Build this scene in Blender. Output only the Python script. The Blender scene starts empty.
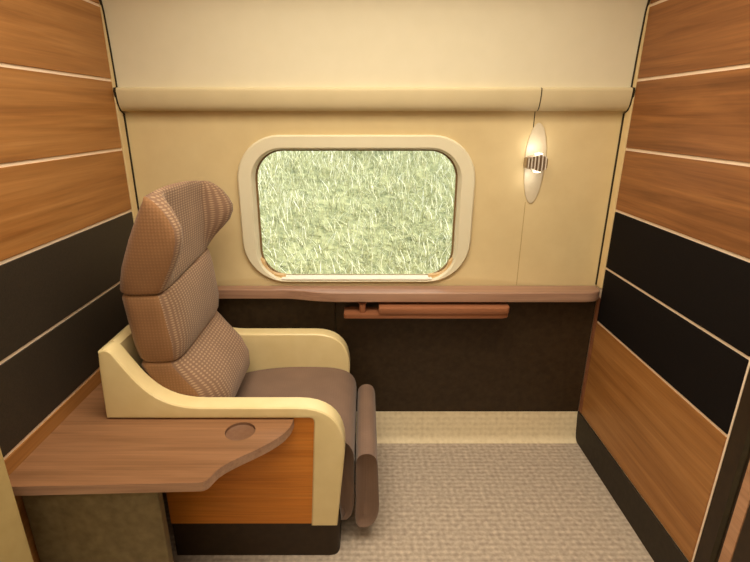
import bpy, bmesh, math, random
from mathutils import Vector
R = random.Random(7)
S = bpy.context.scene
COL = S.collection
PI = math.pi

# ------------------------------------------------------------------ helpers
def wloc(o):
    v = Vector((0, 0, 0))
    while o is not None:
        v += Vector(o.location); o = o.parent
    return v

def obj(name, bm, mats, parent=None, smooth=False, kind=None, label=None, angle=None):
    """link a bmesh (built in world coordinates) as ONE mesh object"""
    if parent is not None:
        off = wloc(parent)
        for v in bm.verts: v.co -= off
    bmesh.ops.recalc_face_normals(bm, faces=bm.faces[:])
    me = bpy.data.meshes.new(name)
    bm.to_mesh(me); bm.free()
    if not isinstance(mats, (list, tuple)): mats = [mats]
    for m in mats: me.materials.append(m)
    if smooth:
        for p in me.polygons: p.use_smooth = True
        if angle is not None: me.set_sharp_from_angle(angle=math.radians(angle))
    o = bpy.data.objects.new(name, me); COL.objects.link(o)
    if parent is not None: o.parent = parent
    if kind: o['kind'] = kind
    if label: o['label'] = label
    return o

def thing(name, label, cat, loc):
    o = bpy.data.objects.new(name, None); COL.objects.link(o)
    o.empty_display_size = .1
    o.location = loc; o['label'] = label; o['category'] = cat
    return o

def add_box(bm, x0, x1, y0, y1, z0, z1, mi=0):
    vs = [bm.verts.new(p) for p in ((x0,y0,z0),(x1,y0,z0),(x1,y1,z0),(x0,y1,z0),(x0,y0,z1),(x1,y0,z1),(x1,y1,z1),(x0,y1,z1))]
    for f in ((3,2,1,0),(4,5,6,7),(0,1,5,4),(1,2,6,5),(2,3,7,6),(3,0,4,7)):
        fc = bm.faces.new([vs[i] for i in f]); fc.material_index = mi
    return bm

def bevel(bm, w, seg=2, ang=30):
    es = [e for e in bm.edges if len(e.link_faces) == 2 and e.calc_face_angle(0) > math.radians(ang)]
    bmesh.ops.bevel(bm, geom=es, offset=w, segments=seg, affect='EDGES', profile=.6, clamp_overlap=True)
    return bm

def box(x0, x1, y0, y1, z0, z1, bev=0, seg=2):
    bm = add_box(bmesh.new(), x0, x1, y0, y1, z0, z1)
    bmesh.ops.recalc_face_normals(bm, faces=bm.faces[:])
    if bev: bevel(bm, bev, seg)
    return bm

def prism(pts, axis, a, b, holes=()):
    """extrude polygon pts (2-D) along axis 'x','y','z' from a to b"""
    def P(p, t):
        return {'x': (t, p[0], p[1]), 'y': (p[0], t, p[1]), 'z': (p[0], p[1], t)}[axis]
    bm = bmesh.new()
    loops = [pts] + list(holes)
    allr = []
    for t in (a, b):
        rings = [[bm.verts.new(P(p, t)) for p in lp] for lp in loops]
        if holes:
            es = []
            for r in rings:
                for i in range(len(r)): es.append(bm.edges.new((r[i], r[(i+1) % len(r)])))
            bmesh.ops.triangle_fill(bm, use_beauty=True, edges=es)
        else:
            bm.faces.new(rings[0])
        allr.append(rings)
    for r0, r1 in zip(*allr):
        n = len(r0)
        for i in range(n):
            f = bm.faces.new((r0[i], r0[(i+1) % n], r1[(i+1) % n], r1[i])); f.material_index = 0
    bmesh.ops.recalc_face_normals(bm, faces=bm.faces[:])
    return bm

def arc(cx, cy, r, a0, a1, n=8, ry=None):
    ry = r if ry is None else ry
    return [(cx + r*math.cos(math.radians(a0+(a1-a0)*i/n)), cy + ry*math.sin(math.radians(a0+(a1-a0)*i/n))) for i in range(n+1)]

def rrect(x0, x1, z0, z1, r, n=10):
    pts = []
    for cx, cz, a in ((x1-r, z1-r, 0), (x0+r, z1-r, 90), (x0+r, z0+r, 180), (x1-r, z0+r, 270)):
        pts += arc(cx, cz, r, a, a+90, n)
    return pts

def ringstrip(bm, rings, mi=0, close=True):
    vr = [[bm.verts.new(p) for p in r] for r in rings]
    n = len(vr[0])
    for a, b in zip(vr, vr[1:]):
        for i in range(n if close else n-1):
            f = bm.faces.new((a[i], a[(i+1) % n], b[(i+1) % n], b[i])); f.material_index = mi
    return vr

def sstep(a, b, x):
    t = max(0, min(1, (x-a)/(b-a))); return t*t*(3-2*t)

def bez(p0, p1, p2, p3, n=10):
    out = []
    for i in range(n+1):
        t = i/n; u = 1-t
        out.append(tuple(u**3*a+3*u*u*t*b+3*u*t*t*c+t**3*d for a, b, c, d in zip(p0, p1, p2, p3)))
    return out

# ------------------------------------------------------------------ materials
def lin(c):
    return tuple((v/255/12.92 if v/255 <= .04045 else ((v/255+.055)/1.055)**2.4) for v in c) + (1,)

def base_mat(name, rough=.5, spec=.4, metallic=0):
    m = bpy.data.materials.new(name); m.use_nodes = True
    nt = m.node_tree; b = nt.nodes['Principled BSDF']
    b.inputs['Roughness'].default_value = rough
    b.inputs['Specular IOR Level'].default_value = spec
    b.inputs['Metallic'].default_value = metallic
    return m, nt, b

def N(nt, t, **kw):
    n = nt.nodes.new(t)
    for k, v in kw.items():
        if k in n.inputs: n.inputs[k].default_value = v
        else: setattr(n, k, v)
    return n

def ramp(nt, stops):
    r = nt.nodes.new('ShaderNodeValToRGB')
    el = r.color_ramp.elements
    el[0].position, el[0].color = stops[0]
    el[1].position, el[1].color = stops[-1]
    for p, c in stops[1:-1]:
        e = el.new(p); e.color = c
    return r

def coords(nt, scale):
    tc = nt.nodes.new('ShaderNodeTexCoord')
    mp = nt.nodes.new('ShaderNodeMapping'); mp.inputs['Scale'].default_value = scale
    nt.links.new(tc.outputs['Object'], mp.inputs['Vector'])
    return mp

def mottled(name, c0, c1, scale=6, rough=.5, spec=.4, metallic=0, bump=0, bscale=200):
    m, nt, b = base_mat(name, rough, spec, metallic)
    mp = coords(nt, (scale, scale, scale))
    nz = N(nt, 'ShaderNodeTexNoise', Detail=6.0)
    nt.links.new(mp.outputs[0], nz.inputs['Vector'])
    r = ramp(nt, [(.3, lin(c0)), (.7, lin(c1))])
    nt.links.new(nz.outputs['Fac'], r.inputs[0]); nt.links.new(r.outputs[0], b.inputs['Base Color'])
    if bump:
        n2 = N(nt, 'ShaderNodeTexNoise', Scale=float(bscale), Detail=3.0)
        bp = N(nt, 'ShaderNodeBump', Strength=bump, Distance=.002)
        tc = nt.nodes.new('ShaderNodeTexCoord'); nt.links.new(tc.outputs['Object'], n2.inputs['Vector'])
        nt.links.new(n2.outputs['Fac'], bp.inputs['Height']); nt.links.new(bp.outputs[0], b.inputs['Normal'])
    return m

def wood(name, dark, mid, light, grain='y', rough=.45, fine=1.0):
    m, nt, b = base_mat(name, rough, .35)
    sc = {'y': (30, 1.3, 30), 'x': (1.3, 30, 30)}[grain]
    mp = coords(nt, sc)
    n1 = N(nt, 'ShaderNodeTexNoise', Scale=1.0*fine, Detail=5.0, Roughness=.6, Distortion=.6)
    nt.links.new(mp.outputs[0], n1.inputs['Vector'])
    r = ramp(nt, [(.28, lin(dark)), (.5, lin(mid)), (.75, lin(light))])
    nt.links.new(n1.outputs['Fac'], r.inputs[0])
    sc2 = {'y': (160, 4, 160), 'x': (4, 160, 160)}[grain]
    mp2 = coords(nt, sc2)
    n2 = N(nt, 'ShaderNodeTexNoise', Scale=1.0, Detail=3.0)
    nt.links.new(mp2.outputs[0], n2.inputs['Vector'])
    r2 = ramp(nt, [(.3, (.80, .80, .80, 1)), (.7, (1.06, 1.06, 1.06, 1))])
    nt.links.new(n2.outputs['Fac'], r2.inputs[0])
    mx = nt.nodes.new('ShaderNodeMix'); mx.data_type = 'RGBA'; mx.blend_type = 'MULTIPLY'
    mx.inputs['Factor'].default_value = .8
    nt.links.new(r.outputs[0], mx.inputs['A']); nt.links.new(r2.outputs[0], mx.inputs['B'])
    nt.links.new(mx.outputs['Result'], b.inputs['Base Color'])
    return m

def math_node(nt, op, a, b=None):
    n = nt.nodes.new('ShaderNodeMath'); n.operation = op
    for i, v in enumerate((a, b)):
        if v is None: continue
        if isinstance(v, (int, float)): n.inputs[i].default_value = v
        else: nt.links.new(v, n.inputs[i])
    return n.outputs[0]

def dotted(name, c_base, c_dot, pitch=.011, mode='front', thr=.25, amount=1.0):
    """woven seat cloth with a quincunx of pale dots"""
    m, nt, b = base_mat(name, .85, .2)
    b.inputs['Sheen Weight'].default_value = .15
    tc = nt.nodes.new('ShaderNodeTexCoord')
    sp = nt.nodes.new('ShaderNodeSeparateXYZ'); nt.links.new(tc.outputs['Object'], sp.inputs[0])
    X, Y, Z = sp.outputs
    k = 2*PI/pitch
    if mode == 'front': a, c = math_node(nt, 'MULTIPLY', Y, .46), Z
    elif mode == 'side': a, c = X, Z
    else: a, c = X, Y
    s1 = math_node(nt, 'SINE', math_node(nt, 'MULTIPLY', math_node(nt, 'ADD', a, c), k*.5))
    s2 = math_node(nt, 'SINE', math_node(nt, 'MULTIPLY', math_node(nt, 'SUBTRACT', a, c), k*.5))
    p = math_node(nt, 'MULTIPLY', s1, s2)
    nz = N(nt, 'ShaderNodeTexNoise', Scale=9.0, Detail=4.0)
    nt.links.new(tc.outputs['Object'], nz.inputs['Vector'])
    p2 = math_node(nt, 'MULTIPLY', math_node(nt, 'ADD', p, .25), amount)
    r = ramp(nt, [(thr-.15, lin(c_base)), (thr+.45, lin(c_dot))])
    nt.links.new(p2, r.inputs[0])
    r2 = ramp(nt, [(.3, (.88, .88, .88, 1)), (.7, (1.05, 1.05, 1.05, 1))])
    nt.links.new(nz.outputs['Fac'], r2.inputs[0])
    mx = nt.nodes.new('ShaderNodeMix'); mx.data_type = 'RGBA'; mx.blend_type = 'MULTIPLY'; mx.inputs['Factor'].default_value = 1
    nt.links.new(r.outputs[0], mx.inputs['A']); nt.links.new(r2.outputs[0], mx.inputs['B'])
    nt.links.new(mx.outputs['Result'], b.inputs['Base Color'])
    bp = N(nt, 'ShaderNodeBump', Strength=.25*amount, Distance=.002)
    nt.links.new(p, bp.inputs['Height']); nt.links.new(bp.outputs[0], b.inputs['Normal'])
    return m

def carpet_mat(name, c0, c1, c2, strength=1.0):
    m, nt, b = base_mat(name, .95, .1)
    tc = nt.nodes.new('ShaderNodeTexCoord')
    sp = nt.nodes.new('ShaderNodeSeparateXYZ'); nt.links.new(tc.outputs['Object'], sp.inputs[0])
    X, Y, Z = sp.outputs
    yz = math_node(nt, 'SUBTRACT', Y, Z)
    k = 2*PI/.024
    a = math_node(nt, 'SINE', math_node(nt, 'MULTIPLY', X, k))
    c = math_node(nt, 'SINE', math_node(nt, 'MULTIPLY', yz, k*1.15))
    nz = N(nt, 'ShaderNodeTexNoise', Scale=60.0, Detail=4.0)
    nt.links.new(tc.outputs['Object'], nz.inputs['Vector'])
    big = N(nt, 'ShaderNodeTexNoise', Scale=14.0, Detail=2.0)
    nt.links.new(tc.outputs['Object'], big.inputs['Vector'])
    g = math_node(nt, 'ADD', math_node(nt, 'MULTIPLY', a, .10*strength), math_node(nt, 'MULTIPLY', c, .20*strength))
    h = math_node(nt, 'ADD', g, math_node(nt, 'MULTIPLY', nz.outputs['Fac'], 1.0))
    r = ramp(nt, [(.22, lin(c0)), (.5, lin(c1)), (.86, lin(c2))])
    nt.links.new(h, r.inputs[0]); nt.links.new(r.outputs[0], b.inputs['Base Color'])
    bp = N(nt, 'ShaderNodeBump', Strength=.35*strength, Distance=.004)
    nt.links.new(h, bp.inputs['Height']); nt.links.new(bp.outputs[0], b.inputs['Normal'])
    return m

M = {}
M['cream_wall'] = mottled('cream_wall', (222, 206, 174), (226, 210, 178), 3, .55, .3)
M['cream_shaded'] = mottled('cream_shaded', (214, 194, 150), (219, 200, 156), 3, .5, .3)  # wall cream darkened: shade below the blind box painted into the colour
M['cream_upper'] = mottled('cream_upper', (224, 217, 193), (227, 220, 197), 3, .55, .3)
M['cream_box'] = mottled('cream_box', (208, 194, 158), (212, 198, 163), 3, .55, .3)
M['cream_trim'] = mottled('cream_trim', (218, 194, 146), (224, 202, 156), 3, .5, .3)
M['seam'] = mottled('seam', (242, 220, 196), (246, 226, 204), 4, .5, .3)
M['shell'] = mottled('shell', (226, 207, 156), (231, 213, 165), 4, .35, .45)
M['frame'] = mottled('frame', (226, 219, 193), (228, 222, 197), 4, .4, .4)
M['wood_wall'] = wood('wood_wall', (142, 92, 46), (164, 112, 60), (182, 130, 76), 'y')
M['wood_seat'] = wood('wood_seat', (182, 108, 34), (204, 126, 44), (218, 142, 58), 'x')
M['wood_wall_shaded'] = wood('wood_wall_shaded', (108, 66, 32), (140, 90, 50), (166, 112, 64), 'y')  # darker copy of the wall wood, dimmer light at upper right painted in
M['wood_table'] = wood('wood_table', (122, 86, 58), (142, 102, 72), (158, 116, 84), 'x', .42)
M['wood_counter'] = wood('wood_counter', (146, 112, 94), (168, 132, 112), (184, 148, 126), 'x', .35)
M['table_edge'] = wood('table_edge', (158, 122, 98), (172, 136, 112), (184, 148, 124), 'x', .4)
M['cup'] = mottled('cup', (112, 80, 60), (120, 88, 68), 20, .5, .3)
M['wood_bar'] = wood('wood_bar', (128, 80, 54), (148, 96, 68), (164, 110, 80), 'x', .35)
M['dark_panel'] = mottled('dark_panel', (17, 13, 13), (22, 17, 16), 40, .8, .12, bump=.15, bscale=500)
M['dark_panel_sheen'] = mottled('dark_panel_sheen', (45, 39, 32), (55, 47, 38), 40, .55, .35, bump=.2, bscale=400)  # dark panel copy lifted to brown, sheen on the left wall painted in
M['dado'] = mottled('dado', (46, 34, 21), (60, 46, 30), 9, .5, .3)
M['cabinet'] = mottled('cabinet', (104, 92, 66), (126, 112, 82), 8, .6, .25)
M['plinth'] = mottled('plinth', (44, 32, 20), (54, 40, 26), 8, .5, .3)
M['kick'] = mottled('kick', (44, 37, 28), (54, 46, 35), 10, .6, .25)
M['gap'] = mottled('gap', (50, 44, 32), (60, 52, 38), 10, .8, .1)
M['gap_soft'] = mottled('gap_soft', (176, 152, 108), (184, 160, 116), 10, .8, .1)
M['ceiling'] = mottled('ceiling', (228, 208, 168), (232, 214, 176), 3, .7, .2)
M['cloth_front'] = dotted('cloth_front', (134, 105, 86), (172, 143, 116), .0078, 'front', .4)
M['cloth_plain'] = dotted('cloth_plain', (124, 100, 86), (132, 108, 93), .009, 'top', .3, .4)
M['cloth_side'] = dotted('cloth_side', (142, 104, 72), (156, 116, 82), .009, 'side', .3, .6)
M['piping'] = mottled('piping', (66, 46, 34), (74, 52, 40), 10, .8, .1)
M['carpet'] = carpet_mat('carpet', (158, 144, 132), (182, 168, 154), (212, 198, 182), .45)
M['carpet_cove'] = carpet_mat('carpet_cove', (214, 198, 168), (226, 212, 182), (236, 222, 194), .5)
M['black'] = mottled('black', (20, 18, 16), (28, 25, 22), 10, .4, .4)
M['metal'] = mottled('metal', (150, 132, 112), (172, 154, 134), 30, .3, .5, .8)
M['metal_light'] = mottled('metal_light', (238, 232, 220), (246, 240, 230), 30, .25, .5, .3)
M['plate'] = mottled('plate', (206, 194, 168), (214, 202, 178), 8, .4, .4)
M['bracket'] = mottled('bracket', (206, 170, 122), (214, 180, 132), 8, .5, .3)
M['sill'] = mottled('sill', (246, 240, 230), (250, 245, 236), 8, .35, .4)  # near-white, daylight on the foot of the reveal put into the colour
M['strip_wood'] = wood('strip_wood', (170, 124, 90), (186, 140, 106), (198, 152, 118), 'y')
M['jamb'] = mottled('jamb', (176, 154, 104), (184, 162, 112), 4, .6, .2)
M['gasket'] = mottled('gasket', (120, 96, 62), (132, 106, 70), 10, .6, .2)

# glass
gm = bpy.data.materials.new('glass'); gm.use_nodes = True
nt = gm.node_tree; nt.nodes.clear()
out = nt.nodes.new('ShaderNodeOutputMaterial'); mix = nt.nodes.new('ShaderNodeMixShader')
tr = nt.nodes.new('ShaderNodeBsdfTransparent'); gl = nt.nodes.new('ShaderNodeBsdfGlossy'); gl.inputs['Roughness'].default_value = .02
tr.inputs['Color'].default_value = (.96, .98, .95, 1)
fr = nt.nodes.new('ShaderNodeFresnel'); fr.inputs['IOR'].default_value = 1.3
nt.links.new(fr.outputs[0], mix.inputs[0]); nt.links.new(tr.outputs[0], mix.inputs[1]); nt.links.new(gl.outputs[0], mix.inputs[2])
nt.links.new(mix.outputs[0], out.inputs[0]); M['glass'] = gm

# glowing lens
em = bpy.data.materials.new('lamp_glow'); em.use_nodes = True
b = em.node_tree.nodes['Principled BSDF']
b.inputs['Base Color'].default_value = lin((250, 240, 220)); b.inputs['Emission Color'].default_value = lin((255, 238, 205)); b.inputs['Emission Strength'].default_value = 3
M['glow'] = em

# grass
gmat, nt, b = base_mat('grass', .7, .2)
tc = nt.nodes.new('ShaderNodeTexCoord')
n1 = N(nt, 'ShaderNodeTexNoise', Scale=2.6, Detail=5.0); nt.links.new(tc.outputs['Object'], n1.inputs['Vector'])
ge = nt.nodes.new('ShaderNodeAttribute'); ge.attribute_name = 'tint'
ad = math_node(nt, 'ADD', math_node(nt, 'MULTIPLY', n1.outputs['Fac'], .6), math_node(nt, 'MULTIPLY', ge.outputs['Fac'], .45))
r = ramp(nt, [(.26, lin((150, 152, 122))), (.45, lin((198, 196, 158))), (.60, lin((230, 224, 190))), (.76, lin((250, 246, 230)))])
nt.links.new(ad, r.inputs[0]); nt.links.new(r.outputs[0], b.inputs['Base Color'])
M['grass'] = gmat
M['bank'] = mottled('bank', (128, 132, 98), (180, 178, 134), 5, .9, .1)

# ------------------------------------------------------------------ dimensions
XL, XR, YB = -.897, .963, 1.90
YP = 1.85                 # where the side panelling stops
SEAMS = [.142, .592, .823, 1.056, 1.284, 1.520, 1.754, 1.99]
CEIL = 2.16
st = 'structure'

# floor, ceiling, wall behind
obj('floor', box(XL-.3, XR+.3, -1.2, 1.832, -.05, 0), M['carpet'], kind=st)
obj('ceiling', box(XL-.3, XR+.3, -1.2, 2.0, CEIL, CEIL+.06), M['ceiling'], kind=st)
obj('wall_front', box(XL-.3, XR+.3, -1.26, -1.2, 0, CEIL), M['cream_wall'], kind=st)

# carpet cove at the foot of the window wall
prof = [(1.832, -.05), (1.832, 0)] + bez((1.832, .0), (1.848, .001), (1.858, .012), (1.863, .045), 7)[1:] + [(1.877, .135), (1.90, .135), (1.90, -.05)]
obj('baseboard_back', prism(prof, 'x', XL, XR), M['carpet_cove'], kind=st, smooth=True, angle=40)

# ------------------------------------------------------------------ window wall
wall = obj('wall_back', box(XL-.1, XR+.1, 1.935, 1.965, -.05, .72), M['cream_wall'], kind=st)
# lower dark panels, split by one vertical joint
xj = -.125
dz0, dz1 = .135, .728
obj('dado_panel', box(XL, xj-.0025, 1.88, 1.93, dz0, dz1, .002, 1), M['dado'], wall, kind=st)
obj('dado_panel', box(xj+.0025, XR, 1.88, 1.93, dz0, dz1, .002, 1), M['dado'], wall, kind=st)
obj('panel_joint', box(xj-.0025, xj+.0025, 1.886, 1.925, dz0, dz1), M['gap'], wall, kind=st)

WX0, WX1, WZ0, WZ1 = -.493, .426, .752, 1.333      # outside of window surround
def R3(pts, y): return [(p[0], y, p[1]) for p in pts]
XS = .63                                            # vertical panel joint at the lamp
bm = bmesh.new()
o_ = .035
ringstrip(bm, [R3(rrect(XL-.02, XR+.02, .72, 1.50, .0005), 1.965),
               R3(rrect(XL-.02, XR+.02, .72, 1.50, .0005), YB),
               R3(rrect(WX0-o_, WX1+o_, WZ0-.012, WZ1+o_, .19), YB),
               R3(rrect(WX0-o_+.022, WX1+o_-.022, WZ0-.008, WZ1+o_-.020, .18), YB+.006),
               R3(rrect(WX0+.01, WX1-.01, WZ0+.01, WZ1-.01, .17), YB+.006),
               R3(rrect(WX0+.01, WX1-.01, WZ0+.01, WZ1-.01, .17), 1.965)])
obj('window_wall_panel', bm, M['cream_shaded'], wall, smooth=True, angle=25, kind=st)
# rounded blind box
VZ0, VZ1 = 1.418, 1.496
prof = [(1.905, VZ1+.004), (1.858, VZ1)] + bez((1.858, VZ1), (1.852, VZ1), (1.849, VZ1-.004), (1.849, VZ1-.012), 5)[1:] + \
       bez((1.849, VZ1-.012), (1.850, VZ1-.045), (1.858, VZ0+.004), (1.874, VZ0), 8)[1:] + [(1.905, VZ0-.001)]
for a, c in ((XL+.010, XS-.0022), (XS+.0022, XR-.010)):
    obj('blind_box', prism(prof, 'x', a, c), M['cream_box'], wall, smooth=True, angle=35, kind=st)
obj('panel_joint', prism([(y+.003 if i else y, z) for i, (y, z) in enumerate(prof)], 'x', XS-.0022, XS+.0022), M['gap'], wall, kind=st)
obj('panel_joint', box(XS-.0015, XS+.0015, YB-.0008, YB+.002, 1.36, 1.415), M['gap'], wall, kind=st)
obj('panel_joint', box(XS-.0012, XS+.0012, YB-.0005, YB+.002, .735, 1.08), M['gap_soft'], wall, kind=st)
# upper wall curving over into the ceiling
prof = [(1.876, VZ1+.001), (1.873, 1.56), (1.870, 1.66), (1.864, 1.735)] + \
       bez((1.864, 1.735), (1.858, 1.80), (1.74, 2.06), (1.50, 2.158), 14)[1:] + [(1.50, 2.17), (1.96, 2.17), (1.96, VZ1+.001)]
obj('upper_wall_panel', prism(prof, 'x', XL, XR), M['cream_upper'], wall, smooth=True, angle=30, kind=st)

# ------------------------------------------------------------------ the window
win = obj('window_1', (lambda bm: (ringstrip(bm, [
    R3(rrect(WX0+.004, WX1-.004, WZ0+.004, WZ1-.004, .168), YB+.012),
    R3(rrect(WX0, WX1, WZ0, WZ1, .17), YB-.004),
    R3(rrect(WX0+.006, WX1-.006, WZ0+.002, WZ1-.006, .166), YB-.012),
    R3(rrect(WX0+.052, WX1-.052, WZ0+.004, WZ1-.046, .125), YB-.010),
    R3(rrect(WX0+.056, WX1-.056, WZ0+.006, WZ1-.050, .120), YB-.004),
    R3(rrect(WX0+.060, WX1-.060, WZ0+.008, WZ1-.055, .115), YB+.030),
    R3(rrect(WX0+.060, WX1-.060, WZ0+.008, WZ1-.055, .115), YB+.055)]), bm)[1])(bmesh.new()),
    M['frame'], smooth=True, angle=50, kind=st)
bm = bmesh.new()
g0 = rrect(WX0+.0602, WX1-.0602, WZ0+.0082, WZ1-.0552, .1148)
g1 = rrect(WX0+.066, WX1-.066, WZ0+.012, WZ1-.061, .109)
ringstrip(bm, [R3(g0, YB+.040), R3(g1, YB+.040), R3(g1, YB+.055)])
obj('gasket', bm, M['gasket'], win, smooth=True, angle=30)
bm = bmesh.new()
bm.faces.new([bm.verts.new(p) for p in R3(rrect(WX0+.0655, WX1-.0655, WZ0+.0115, WZ1-.0605, .1095), YB+.050)])
obj('pane', bm, M['glass'], win)
# pale sill in the foot of the reveal, and the two blind guides in its corners
zs = WZ0+.0085
obj('sill', box(WX0+.148, WX1-.148, YB-.011, YB+.039, zs-.001, zs+.006, .002), M['sill'], win)
for sx in (-1, 1):
    xe = (WX0+.064) if sx < 0 else (WX1-.064)
    pts = [(xe, zs+.085), (xe - sx*.014, zs+.07)] + bez((xe-sx*.014, zs+.07), (xe-sx*.02, zs+.03), (xe-sx*.04, zs+.016), (xe-sx*.095, zs+.012), 6)[1:] + [(xe-sx*.10, zs+.003)] + bez((xe-sx*.10, zs+.003), (xe-sx*.05, zs+.002), (xe-sx*.006, zs+.03), (xe, zs+.085), 6)[1:-1]
    obj('blind_guide', prism(pts, 'y', YB+.012, YB+.038), M['bracket'], win)

# ------------------------------------------------------------------ side walls
def side_wall(name, X, sgn, y_near, black_mat):
    """sgn +1: wall body lies beyond +x"""
    e = .004
    a, c = (X+e, X+.08) if sgn > 0 else (X-.08, X-e)
    w = obj(name, box(a, c, y_near, 2.0, -.05, CEIL), M['seam'], kind=st)
    g = .005
    for i in range(len(SEAMS)-1):
        z0, z1 = SEAMS[i], SEAMS[i+1]
        dark = i in (1, 2)
        p0, p1 = sorted((X, X+sgn*(e+.003)))
        obj('dark_panel' if dark else 'wood_panel', box(p0, p1, y_near+.006, YP, z0+g, z1-g, .001, 1),
            black_mat if dark else (M['wood_wall_shaded'] if i > 2 and sgn > 0 else M['wood_wall']), w, kind=st)
    obj('reveal_strip', box(p0, p1, YP+.0005, 1.8785, .144, .692), M['wood_bar'], w, kind=st)
    # pale corner strip and the dark shadow gap beside the window wall
    p0, p1 = sorted((X - sgn*.003, X+sgn*(e+.003)))
    obj('corner_strip', box(p0, p1, YP+.003, 1.893, .735, CEIL, .001, 1), M['cream_trim'], w, kind=st)
    gx0, gx1 = sorted((X - sgn*.0005, X - sgn*.0065))
    # follows the profile of the blind box and the upper wall
    path = [(.738, 1.897), (1.408, 1.897), (1.418, 1.874), (1.44, 1.861), (1.484, 1.852), (1.496, 1.856), (1.498, 1.872), (1.60, 1.869), (1.735, 1.861), (1.79, 1.848), (1.86, 1.825)]
    bm = bmesh.new()
    ringstrip(bm, [[(gx0, y-.0032, z), (gx1, y-.0032, z), (gx1, y+.003, z), (gx0, y+.003, z)] for z, y in path])
    obj('shadow_gap', bm, M['gap'], w, kind=st)
    return w

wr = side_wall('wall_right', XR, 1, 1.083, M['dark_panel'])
wl = side_wall('wall_left', XL, -1, .93, M['dark_panel_sheen'])
# kick board of the right wall
obj('baseboard_right', box(XR-.004, XR+.003, 1.09, 1.876, 0, .1425, .001, 1), M['kick'], kind=st)
obj('baseboard_left', box(XL-.003, XL+.004, .95, 1.19, 0, .1425, .001, 1), M['cabinet'], kind=st)
# door pocket at the near end of the right wall
pk = obj('trim_1', box(XR+.003, XR+.08, -1.2, 1.080, 0, CEIL), M['plinth'], kind=st)
obj('pocket_strip', box(XR-.004, XR+.03, .966, 1.000, 0, CEIL, .004), M['strip_wood'], pk, kind=st)
obj('pocket_cover', box(XR-.006, XR+.03, .70, .962, 0, CEIL, .003), M['plinth'], pk, kind=st)
obj('pocket_edge', box(XR-.001, XR+.03, 1.012, 1.030, 0, CEIL, .003), M['gap'], pk, kind=st)
# near left door jamb
obj('trim_2', box(XL-.08, -.806, .80, .90, 0, CEIL, .012, 3), M['jamb'], kind=st)
obj('trim_3', box(XL-.15, XL-.03, -1.2, .79, 0, CEIL), M['cream_wall'], kind=st)

# ------------------------------------------------------------------ window counter
cz1, cz0 = .735, .694
cnt = thing('window_counter', 'long narrow brown wooden counter shelf running under the window between the two side walls', 'counter', (0, 1.84, cz0))
pts = [(XL+.003, 1.895), (XL+.003, 1.842), (-.36, 1.842)] + bez((-.36, 1.842), (-.24, 1.842), (-.24, 1.805), (-.08, 1.803), 10)[1:] + \
      [(.86, 1.803)] + bez((.86, 1.803), (.91, 1.803), (.948, 1.812), (XR-.008, 1.858), 8)[1:] + [(XR-.008, 1.895)]
bm = prism(pts, 'z', cz0, cz1); bevel(bm, .007, 3, 60)
obj('counter_top', bm, M['wood_counter'], cnt, smooth=True, angle=35)

# ------------------------------------------------------------------ stowed folding table
ft = thing('folding_table', 'reddish brown wooden folding table leaf stowed flat against the dark panel below the window counter', 'folding table', (.23, 1.84, .63))
bm = prism([(-.085, 1.862), (-.085, 1.785), (-.079, 1.778), (.547, 1.778), (.570, 1.786), (.575, 1.80), (.575, 1.862)], 'z', .634, .654)
bevel(bm, .004, 2)
obj('table_leaf', bm, M['wood_bar'], ft, smooth=True, angle=35)
bm = prism([(.055, 1.8785), (.055, 1.772), (.550, 1.772), (.570, 1.779), (.577, 1.79), (.577, 1.8785)], 'z', .6545, .682)
bevel(bm, .005, 2)
obj('table_leaf', bm, M['wood_bar'], ft, smooth=True, angle=35)
bm = bmesh.new()
ringstrip(bm, [[(-.01+r*math.cos(t), 1.805+r*math.sin(t), z) for t in [2*PI*i/16 for i in range(16)]] for r, z in ((.013, .6535), (.013, .690), (.017, .6935))])
obj('hinge_peg', bm, M['wood_bar'], ft, smooth=True, angle=40)

# ------------------------------------------------------------------ wall lamp
lz, lx = 1.236, XS+.006
lamp = thing('wall_lamp', 'small faceted metal wall lamp on a white oval plate right of the window', 'lamp', (lx, YB, lz))
bm = prism([(lx+.013+.041*math.cos(t)*(1 if math.sin(t) > 0 else .92), 1.226+.150*math.sin(t)) for t in [2*PI*i/48 for i in range(48)]], 'y', YB-.0045, YB-.0005)
bevel(bm, .0035, 3)
obj('back_plate', bm, M['plate'], lamp, smooth=True, angle=35)
hexp = [(-.036, -.020), (.018, -.034), (.042, -.020), (.042, .014), (.018, .030), (-.036, .018)]
y0, y1 = YB-.062, YB-.018
bm = prism([(lx+a, lz+c) for a, c in hexp], 'y', y0, y1); bevel(bm, .003, 1)
hd = obj('lamp_head', bm, M['metal'], lamp)
obj('lamp_arm', box(lx-.010, lx+.012, y1, YB-.004, lz-.012, lz+.010), M['metal'], lamp)
for k, a in enumerate((-.030, -.018, -.006, .007, .021, .034)):
    t = .018+ (.012*sstep(-.036, .018, a) if a < .018 else .012*(1-sstep(.018, .05, a)))
    bm = box(lx+a-.0022, lx+a+.0022, y0-.004, y0+.001, lz-t-.002, lz+t-.002, .001, 1)
    obj('fin', bm, M['metal_light'], hd)
for zz in (lz+.0305, lz-.0345):
    bm = bmesh.new()
    up = 1 if zz > lz else -1
    ringstrip(bm, [[(lx+.012+r*math.cos(t), (y0+y1)/2+r*math.sin(t), zz+up*h) for t in [2*PI*i/16 for i in range(16)]] for r, h in ((.014, -.008), (.014, .002), (.001, .004))])
    obj('lens', bm, M['glow'], hd)

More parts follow.
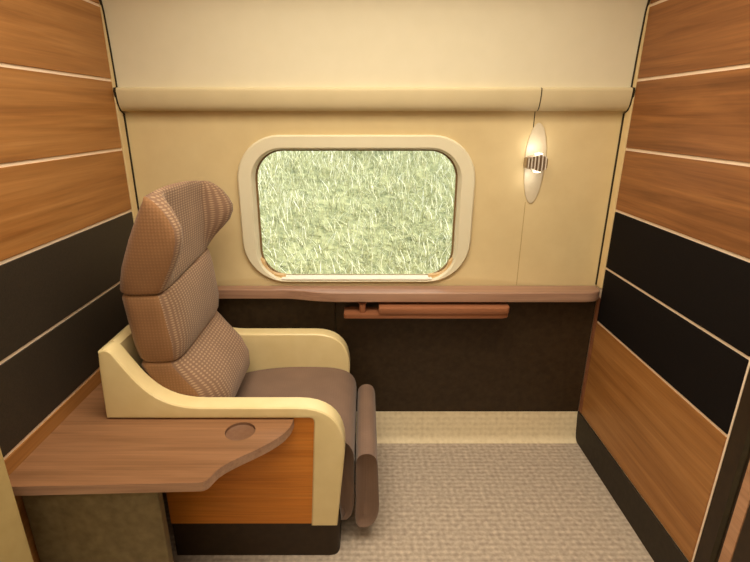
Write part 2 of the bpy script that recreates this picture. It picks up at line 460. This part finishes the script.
# ------------------------------------------------------------------ side table along the left wall
TZ = .5445
stb = thing('side_table', 'brown wood side table with curved front and round cup recess, along the left wall', 'side table', (-.6, 1.1, 0))
pts = [(XL+.002, 1.80), (XL+.002, .953), (-.410, .969)] + bez((-.410, .969), (-.396, .970), (-.390, .977), (-.384, .998), 4)[1:] + \
      bez((-.384, .998), (-.372, 1.055), (-.245, 1.105), (-.220, 1.19), 10)[1:] + bez((-.220, 1.19), (-.214, 1.21), (-.213, 1.225), (-.213, 1.238), 4)[1:] + [(-.637, 1.238), (-.637, 1.30), (-.782, 1.30), (-.782, 1.80)]
cup = arc(-.358, 1.175, .043, 0, 360, 32)[:-1]
bm = prism(pts, 'z', TZ-.027, TZ, [cup])
for f in bm.faces:
    if abs(f.normal.z) < .5: f.material_index = 1
tt = obj('tabletop', bm, [M['wood_table'], M['table_edge']], stb)
bm = bmesh.new()
ringstrip(bm, [[(-.358+r*math.cos(t), 1.175+r*math.sin(t), z) for t in [2*PI*i/32 for i in range(32)]] for r, z in ((.0428, TZ-.0005), (.0415, TZ-.008), (.039, TZ-.0095), (.0001, TZ-.0095))])
obj('cup_recess', bm, M['cup'], tt, smooth=True, angle=40)
obj('support_panel', box(XL+.008, -.535, 1.005, 1.030, 0.0, TZ-.0275, .003), M['cabinet'], stb)
obj('base_cabinet', box(XL+.008, -.79, 1.031, 1.76, 0.0, TZ-.0275, .003), M['cabinet'], stb)

# ------------------------------------------------------------------ the seat
seat = thing('recliner_seat', 'brown dotted fabric recliner train seat with winged headrest in a cream armchair shell', 'seat', (-.35, 1.515, 0))
AN0, AN1, AF0, AF1 = 1.230, 1.292, 1.738, 1.80
ab = .5475
arm = [(-.770, ab), (-.166, ab)] + bez((-.166, ab), (-.154, ab), (-.153, .540), (-.153, .528), 3)[1:] + [(-.174, .138), (-.090, .138), (-.062, .42)] + \
      bez((-.062, .42), (-.055, .52), (-.095, .586), (-.20, .586), 10)[1:] + [(-.48, .586)] + \
      bez((-.48, .586), (-.62, .586), (-.655, .66), (-.712, .755), 12)[1:] + bez((-.712, .755), (-.72, .77), (-.728, .775), (-.742, .775), 4)[1:] + [(-.758, .768), (-.764, .70)]
solid = [(-.770, ab), (-.630, ab), (-.630, .145)] + arm[arm.index((-.174, .138)):]
def half(prof, a, c, ybev):
    bm = prism(prof, 'y', a, c)
    es = [e for e in bm.edges if all(abs(v.co.y-ybev) < 1e-5 for v in e.verts) and len(e.link_faces) == 2]
    bmesh.ops.bevel(bm, geom=es, offset=.010, segments=3, affect='EDGES', profile=.6, clamp_overlap=True)
    return bm
def join(a, c):
    me = bpy.data.meshes.new('t'); c.to_mesh(me); a.from_mesh(me); c.free(); bpy.data.meshes.remove(me); return a
obj('arm_shell', join(half(arm, AN0, 1.261, AN0), half(solid, 1.261, AN1, AN1)), M['shell'], seat, smooth=True, angle=30)
obj('arm_shell', join(half(solid, AF0, 1.769, AF0), half(arm, 1.769, AF1, AF1)), M['shell'], seat, smooth=True, angle=30)
bk = [(-.758, .768), (-.742, .775), (-.722, .765), (-.712, .56), (-.768, .548), (-.764, .70)]
bm = prism(bk, 'y', AN1-.002, AF0+.002)
obj('back_shell', bm, M['shell'], seat, smooth=True, angle=40)
obj('side_panel', box(-.634, -.152, 1.240, 1.260, .139, .547, .002, 1), M['wood_seat'], seat)
obj('side_panel', box(-.634, -.152, 1.770, 1.79, .139, .547, .002, 1), M['wood_seat'], seat)
bm = prism([(-.632, 1.245), (-.118, 1.245)] + bez((-.118, 1.245), (-.09, 1.245), (-.085, 1.26), (-.085, 1.29), 5)[1:] + [(-.085, 1.77), (-.632, 1.77)], 'z', 0, .1375)
obj('plinth', bm, M['plinth'], seat, smooth=True, angle=40)

# cushion: side profile swept across, with pillowed ends
def pillow(profile, y0, y1, r=.03, n=5, cr=1.0):
    """profile in (x,z); ends inset in a quarter-round"""
    cx = sum(p[0] for p in profile)/len(profile); cz = sum(p[1] for p in profile)/len(profile)
    def inset(d):
        out = []
        m = len(profile)
        for i in range(m):
            a, p, c = Vector(profile[i-1]), Vector(profile[i]), Vector(profile[(i+1) % m])
            t = (c-a); t.normalize(); nn = Vector((-t.y, t.x))
            if nn.dot(Vector((cx, cz))-p) < 0: nn = -nn
            q = p + nn*d; out.append((q.x, q.y))
        return out
    bm = bmesh.new(); rings = []
    for i in range(n+1):
        a = PI/2*i/n
        rings.append([(x, y0 + r*(1-math.sin(a)), z) for x, z in inset(r*(1-math.cos(PI/2-a))*cr if False else r*(1-math.sin(a))*cr*(1-math.sin(a)) )])
    for k in range(1, 4):
        rings.append([(x, y0+r+(y1-y0-2*r)*k/4, z) for x, z in profile])
    for i in range(n+1):
        a = PI/2*(1-i/n)
        rings.append([(x, y1 - r*(1-math.sin(a)), z) for x, z in inset(r*(1-math.sin(a))*cr*(1-math.sin(a)))])
    vr = ringstrip(bm, rings)
    bm.faces.new(vr[0]); bm.faces.new(vr[-1])
    return bm

prof = [(-.50, .30), (-.50, .41)] + bez((-.50, .41), (-.42, .436), (-.30, .449), (-.15, .440), 8)[1:] + bez((-.15, .440), (-.07, .434), (-.036, .41), (-.035, .35), 8)[1:] + \
       [(-.036, .20)] + bez((-.036, .20), (-.037, .12), (-.05, .10), (-.08, .10), 4)[1:] + [(-.084, .145), (-.084, .30)]
sc = obj('seat_cushion', pillow(prof, AN1+.002, AF0-.002, .028), M['cloth_plain'], seat, smooth=True, angle=60)
prof = [(-.030, .33)] + bez((-.030, .33), (-.028, .362), (.0, .372), (.020, .364), 6)[1:] + bez((.020, .364), (.040, .355), (.042, .33), (.042, .30), 5)[1:] + \
       [(.048, .16)] + bez((.048, .16), (.048, .09), (.02, .06), (-.01, .062), 6)[1:] + bez((-.01, .062), (-.036, .066), (-.033, .10), (-.032, .14), 5)[1:] + [(-.030, .28)]
lr = obj('leg_rest', pillow(prof, AN1+.008, AF0-.008, .025), M['cloth_plain'], seat, smooth=True, angle=60)

# backrest: stacked lofted pads
YC = 1.515
def pad_rings(rows, M_=25, nb=7):
    """rows: (z, xf, xb, wing, hw, edge) -> rings; front faces first"""
    rings = []
    for z, xf, xb, wing, hw, edge in rows:
        ring = []
        for i in range(M_):
            s = -1 + 2*i/(M_-1)
            a = abs(s)
            x = xf + wing*sstep(.56, .86, a) - edge*max(0, (a-.55)/.45)**2.2 - .007*max(0, (a-.93)/.07)**2
            y = YC + s*hw - math.copysign(.006*max(0, (a-.9)/.1), s)*0
            ring.append((x, y, z))
        xe = ring[-1][0]
        # far side, back, near side
        for j in range(1, 5):
            t = j/5; ring.append((xe+(xb-xe)*t, YC+hw+.006*math.sin(PI*t), z))
        for j in range(nb):
            s = 1-2*j/(nb-1); ring.append((xb-.008*(1-s*s), YC+s*(hw-.012), z))
        for j in range(4, 0, -1):
            t = j/5; ring.append((xe+(xb-xe)*t, YC-hw-.006*math.sin(PI*t), z))
        rings.append(ring)
    return rings

def pad(name, rows, parent, M_=25, mats=None, shear=0.0):
    rings = pad_rings(rows, M_)
    if shear:
        def zm(z, f):
            if z < .92: d = .026*sstep(.80, .92, z)
            else: d = .026 - .046*sstep(.92, 1.19, z)
            c = max(0, 1-((f-.5)/.5)**2)
            return z + d*f - .004*(1-f)*sstep(.95, 1.15, z) + .018*c*sstep(1.08, 1.19, z)
        rings = [[(x+.030*((y-YC)/.48+.5)*sstep(.93, 1.06, z), y, zm(z, (y-YC)/.48+.5)) for x, y, z in r] for r in rings]
    bm = bmesh.new()
    vr = ringstrip(bm, rings)
    n = len(vr[0])
    bm.faces.ensure_lookup_table()
    for ri in range(len(vr)-1):
        for i in range(n):
            bm.faces[ri*n+i].material_index = 0 if 0 <= i < M_-1 else 1
    for ring in (vr[0], vr[-1]):
        c = Vector((0, 0, 0))
        for v in ring: c += v.co
        c /= n
        cv = bm.verts.new(c)
        for i in range(n): bm.faces.new((ring[i], ring[(i+1) % n], cv))
    o = obj(name, bm, mats or [M['cloth_front'], M['cloth_side']], parent, smooth=True, angle=70)
    return o

def shrink(row, d, dz):
    z, xf, xb, w, hw, e = row
    return (z+dz, xf-d, xb+d, w, hw-d, e)
def padrows(rows, d=.010):
    lo, hi = rows[0], rows[-1]
    return [shrink(lo, d, -.004), shrink(lo, d*.35, .0)] + [shrink(lo, 0, .008)] + rows[1:-1] + [shrink(hi, 0, -.008), shrink(hi, d*.35, 0), shrink(hi, d, .004)]

HW = .228
low = padrows([(.452, -.462, -.655, 0, .212, .03), (.50, -.440, -.658, 0, .214, .045), (.55, -.440, -.660, 0, .216, .05), (.60, -.462, -.662, 0, .218, .05), (.655, -.515, -.668, 0, .221, .035), (.698, -.555, -.676, 0, .224, .015)])
lb = pad('lower_backrest', low, seat)
mid = padrows([(.706, -.552, -.677, 0, .224, .012), (.76, -.543, -.684, 0, .227, .018), (.82, -.546, -.690, 0, .228, .022), (.87, -.553, -.694, 0, .229, .020), (.914, -.566, -.697, 0, .229, .012)])
ub = pad('upper_backrest', mid, seat, shear=1)
head = [(.918, -.580, -.690, .0, .222, .01), (.922, -.572, -.696, .0, .229, .01), (.932, -.568, -.698, -.004, .231, .0), (.965, -.572, -.690, .018, .234, .0), (1.00, -.576, -.680, .040, .237, .0),
        (1.04, -.580, -.664, .062, .239, .0), (1.08, -.580, -.648, .073, .240, .0), (1.11, -.580, -.634, .074, .240, .0), (1.14, -.580, -.620, .062, .238, .0), (1.165, -.578, -.608, .044, .235, .0),
        (1.185, -.576, -.598, .022, .230, .0), (1.196, -.578, -.593, .006, .224, .0), (1.199, -.582, -.590, .0, .218, .0)]
hr = pad('headrest', head, seat, 41, shear=1)
# recliner pivot low on the near side of the back
bm = bmesh.new()
ringstrip(bm, [[(-.662+r*math.cos(t), y, .59+r*math.sin(t)) for t in [2*PI*i/14 for i in range(14)]] for r, y in ((.001, 1.2935), (.018, 1.2935), (.018, 1.302))])
obj('pivot_cap', bm, M['black'], seat, smooth=True, angle=40)

# ------------------------------------------------------------------ grass bank outside
def bz(x, y): return .05 + (y-2.15)*.78 + .05*math.sin(2.1*x+1.3*y) + .04*math.sin(4.3*y-1.7*x)
bm = bmesh.new()
nx, ny = 50, 40
gv = [[bm.verts.new((-5.5+11*i/nx, 2.15+5.2*j/ny, bz(-5.5+11*i/nx, 2.15+5.2*j/ny))) for i in range(nx+1)] for j in range(ny+1)]
for j in range(ny):
    for i in range(nx):
        bm.faces.new((gv[j][i], gv[j][i+1], gv[j+1][i+1], gv[j+1][i]))
obj('ground_1', bm, M['bank'], smooth=True, kind=st)

verts, faces, tint = [], [], []
def blade(x, y, h, w, lean, ang, tv):
    z = bz(x, y) - .02
    ca, sa = math.cos(ang), math.sin(ang)
    px, py = -sa*w, ca*w
    base = len(verts)
    for k, (f, ww) in enumerate(((0, 1), (.5, .75), (.85, .4))):
        cx = x + ca*lean*f*f; cy = y + sa*lean*f*f; cz = z + h*f
        verts.append((cx-px*ww, cy-py*ww, cz)); verts.append((cx+px*ww, cy+py*ww, cz))
    verts.append((x+ca*lean, y+sa*lean, z+h*.98))
    faces.extend([(base, base+1, base+3, base+2), (base+2, base+3, base+5, base+4), (base+4, base+5, base+6)])
    tint.extend([tv*.7, tv*.7, tv*.9, tv*.9, tv, tv, tv*1.1])
count = 0
while count < 60000:
    y = 2.25 + 3.6*R.random()**1.1
    x = R.uniform(-.80*y*.75-.15, .72*y*.75+.15)
    d = math.sin(3.1*x+1.7*y)+math.sin(5.3*y-2.2*x+1)
    if R.random() < .18*max(0, -d): continue
    far = (y-2.25)/3.6
    h = R.uniform(.05, .15)*(.75+.4*far)
    blade(x, y, h, R.uniform(.0014, .0034)*(.8+.7*far), R.uniform(.02, .11), R.uniform(0, 2*PI), R.random())
    count += 1
me = bpy.data.meshes.new('meadow_grass'); me.from_pydata(verts, [], faces)
at = me.attributes.new('tint', 'FLOAT', 'POINT'); at.data.foreach_set('value', tint)
me.materials.append(M['grass'])
go = bpy.data.objects.new('meadow_grass', me); COL.objects.link(go)
go['kind'] = 'stuff'; go['label'] = 'pale green meadow grass on the bank outside the window'; go['category'] = 'grass'

# ------------------------------------------------------------------ lights
def area(name, loc, rot, sx, sy, power, col, spread=180):
    l = bpy.data.lights.new(name, 'AREA'); l.spread = math.radians(spread); l.shape = 'RECTANGLE'; l.size = sx; l.size_y = sy; l.energy = power; l.color = col
    o = bpy.data.objects.new(name, l); COL.objects.link(o); o.location = loc; o.rotation_euler = rot
    return o
WARM = (1.0, .87, .66)
area('ceiling_light', (.05, .95, 2.13), (0, 0, 0), 1.3, .9, 24, WARM, 150)
area('wall_washer', (.08, 1.36, 2.08), (math.radians(38), 0, 0), 1.75, .10, 1.9, WARM)
area('corridor_light', (.0, -.5, 2.12), (0, 0, 0), 1.2, .6, 13, WARM)
for zz, p in ((lz+.050, .12), (lz-.054, .09)):
    l = bpy.data.lights.new('lamp_bulb', 'POINT'); l.energy = p; l.shadow_soft_size = .008; l.color = (1, .93, .80)
    o = bpy.data.objects.new('lamp_bulb', l); COL.objects.link(o); o.location = (lx-.004, YB-.050, zz)
sl = bpy.data.lights.new('sun', 'SUN'); sl.energy = 6.5; sl.angle = .02; sl.color = (1, .97, .90)
so = bpy.data.objects.new('sun', sl); COL.objects.link(so); so.rotation_euler = (math.radians(4), math.radians(48), 0)
w = bpy.data.worlds.new('world'); S.world = w; w.use_nodes = True
bg = w.node_tree.nodes['Background']; bg.inputs[0].default_value = (.80, .90, 1.0, 1); bg.inputs[1].default_value = 2.2

# ------------------------------------------------------------------ camera
cam = bpy.data.cameras.new('camera'); co = bpy.data.objects.new('camera', cam); COL.objects.link(co)
F = 484.0
cam.sensor_fit = 'HORIZONTAL'; cam.sensor_width = 36; cam.lens = F/750*36
cam.shift_x = 10/750
cam.clip_start = .02
pitch = math.atan2(281-116, F)
co.location = (0, 0, 1.4); co.rotation_euler = (PI/2-pitch, 0, 0)
S.camera = co
S.view_settings.view_transform = 'Standard'
S.view_settings.look = 'None'
S.view_settings.exposure = 0
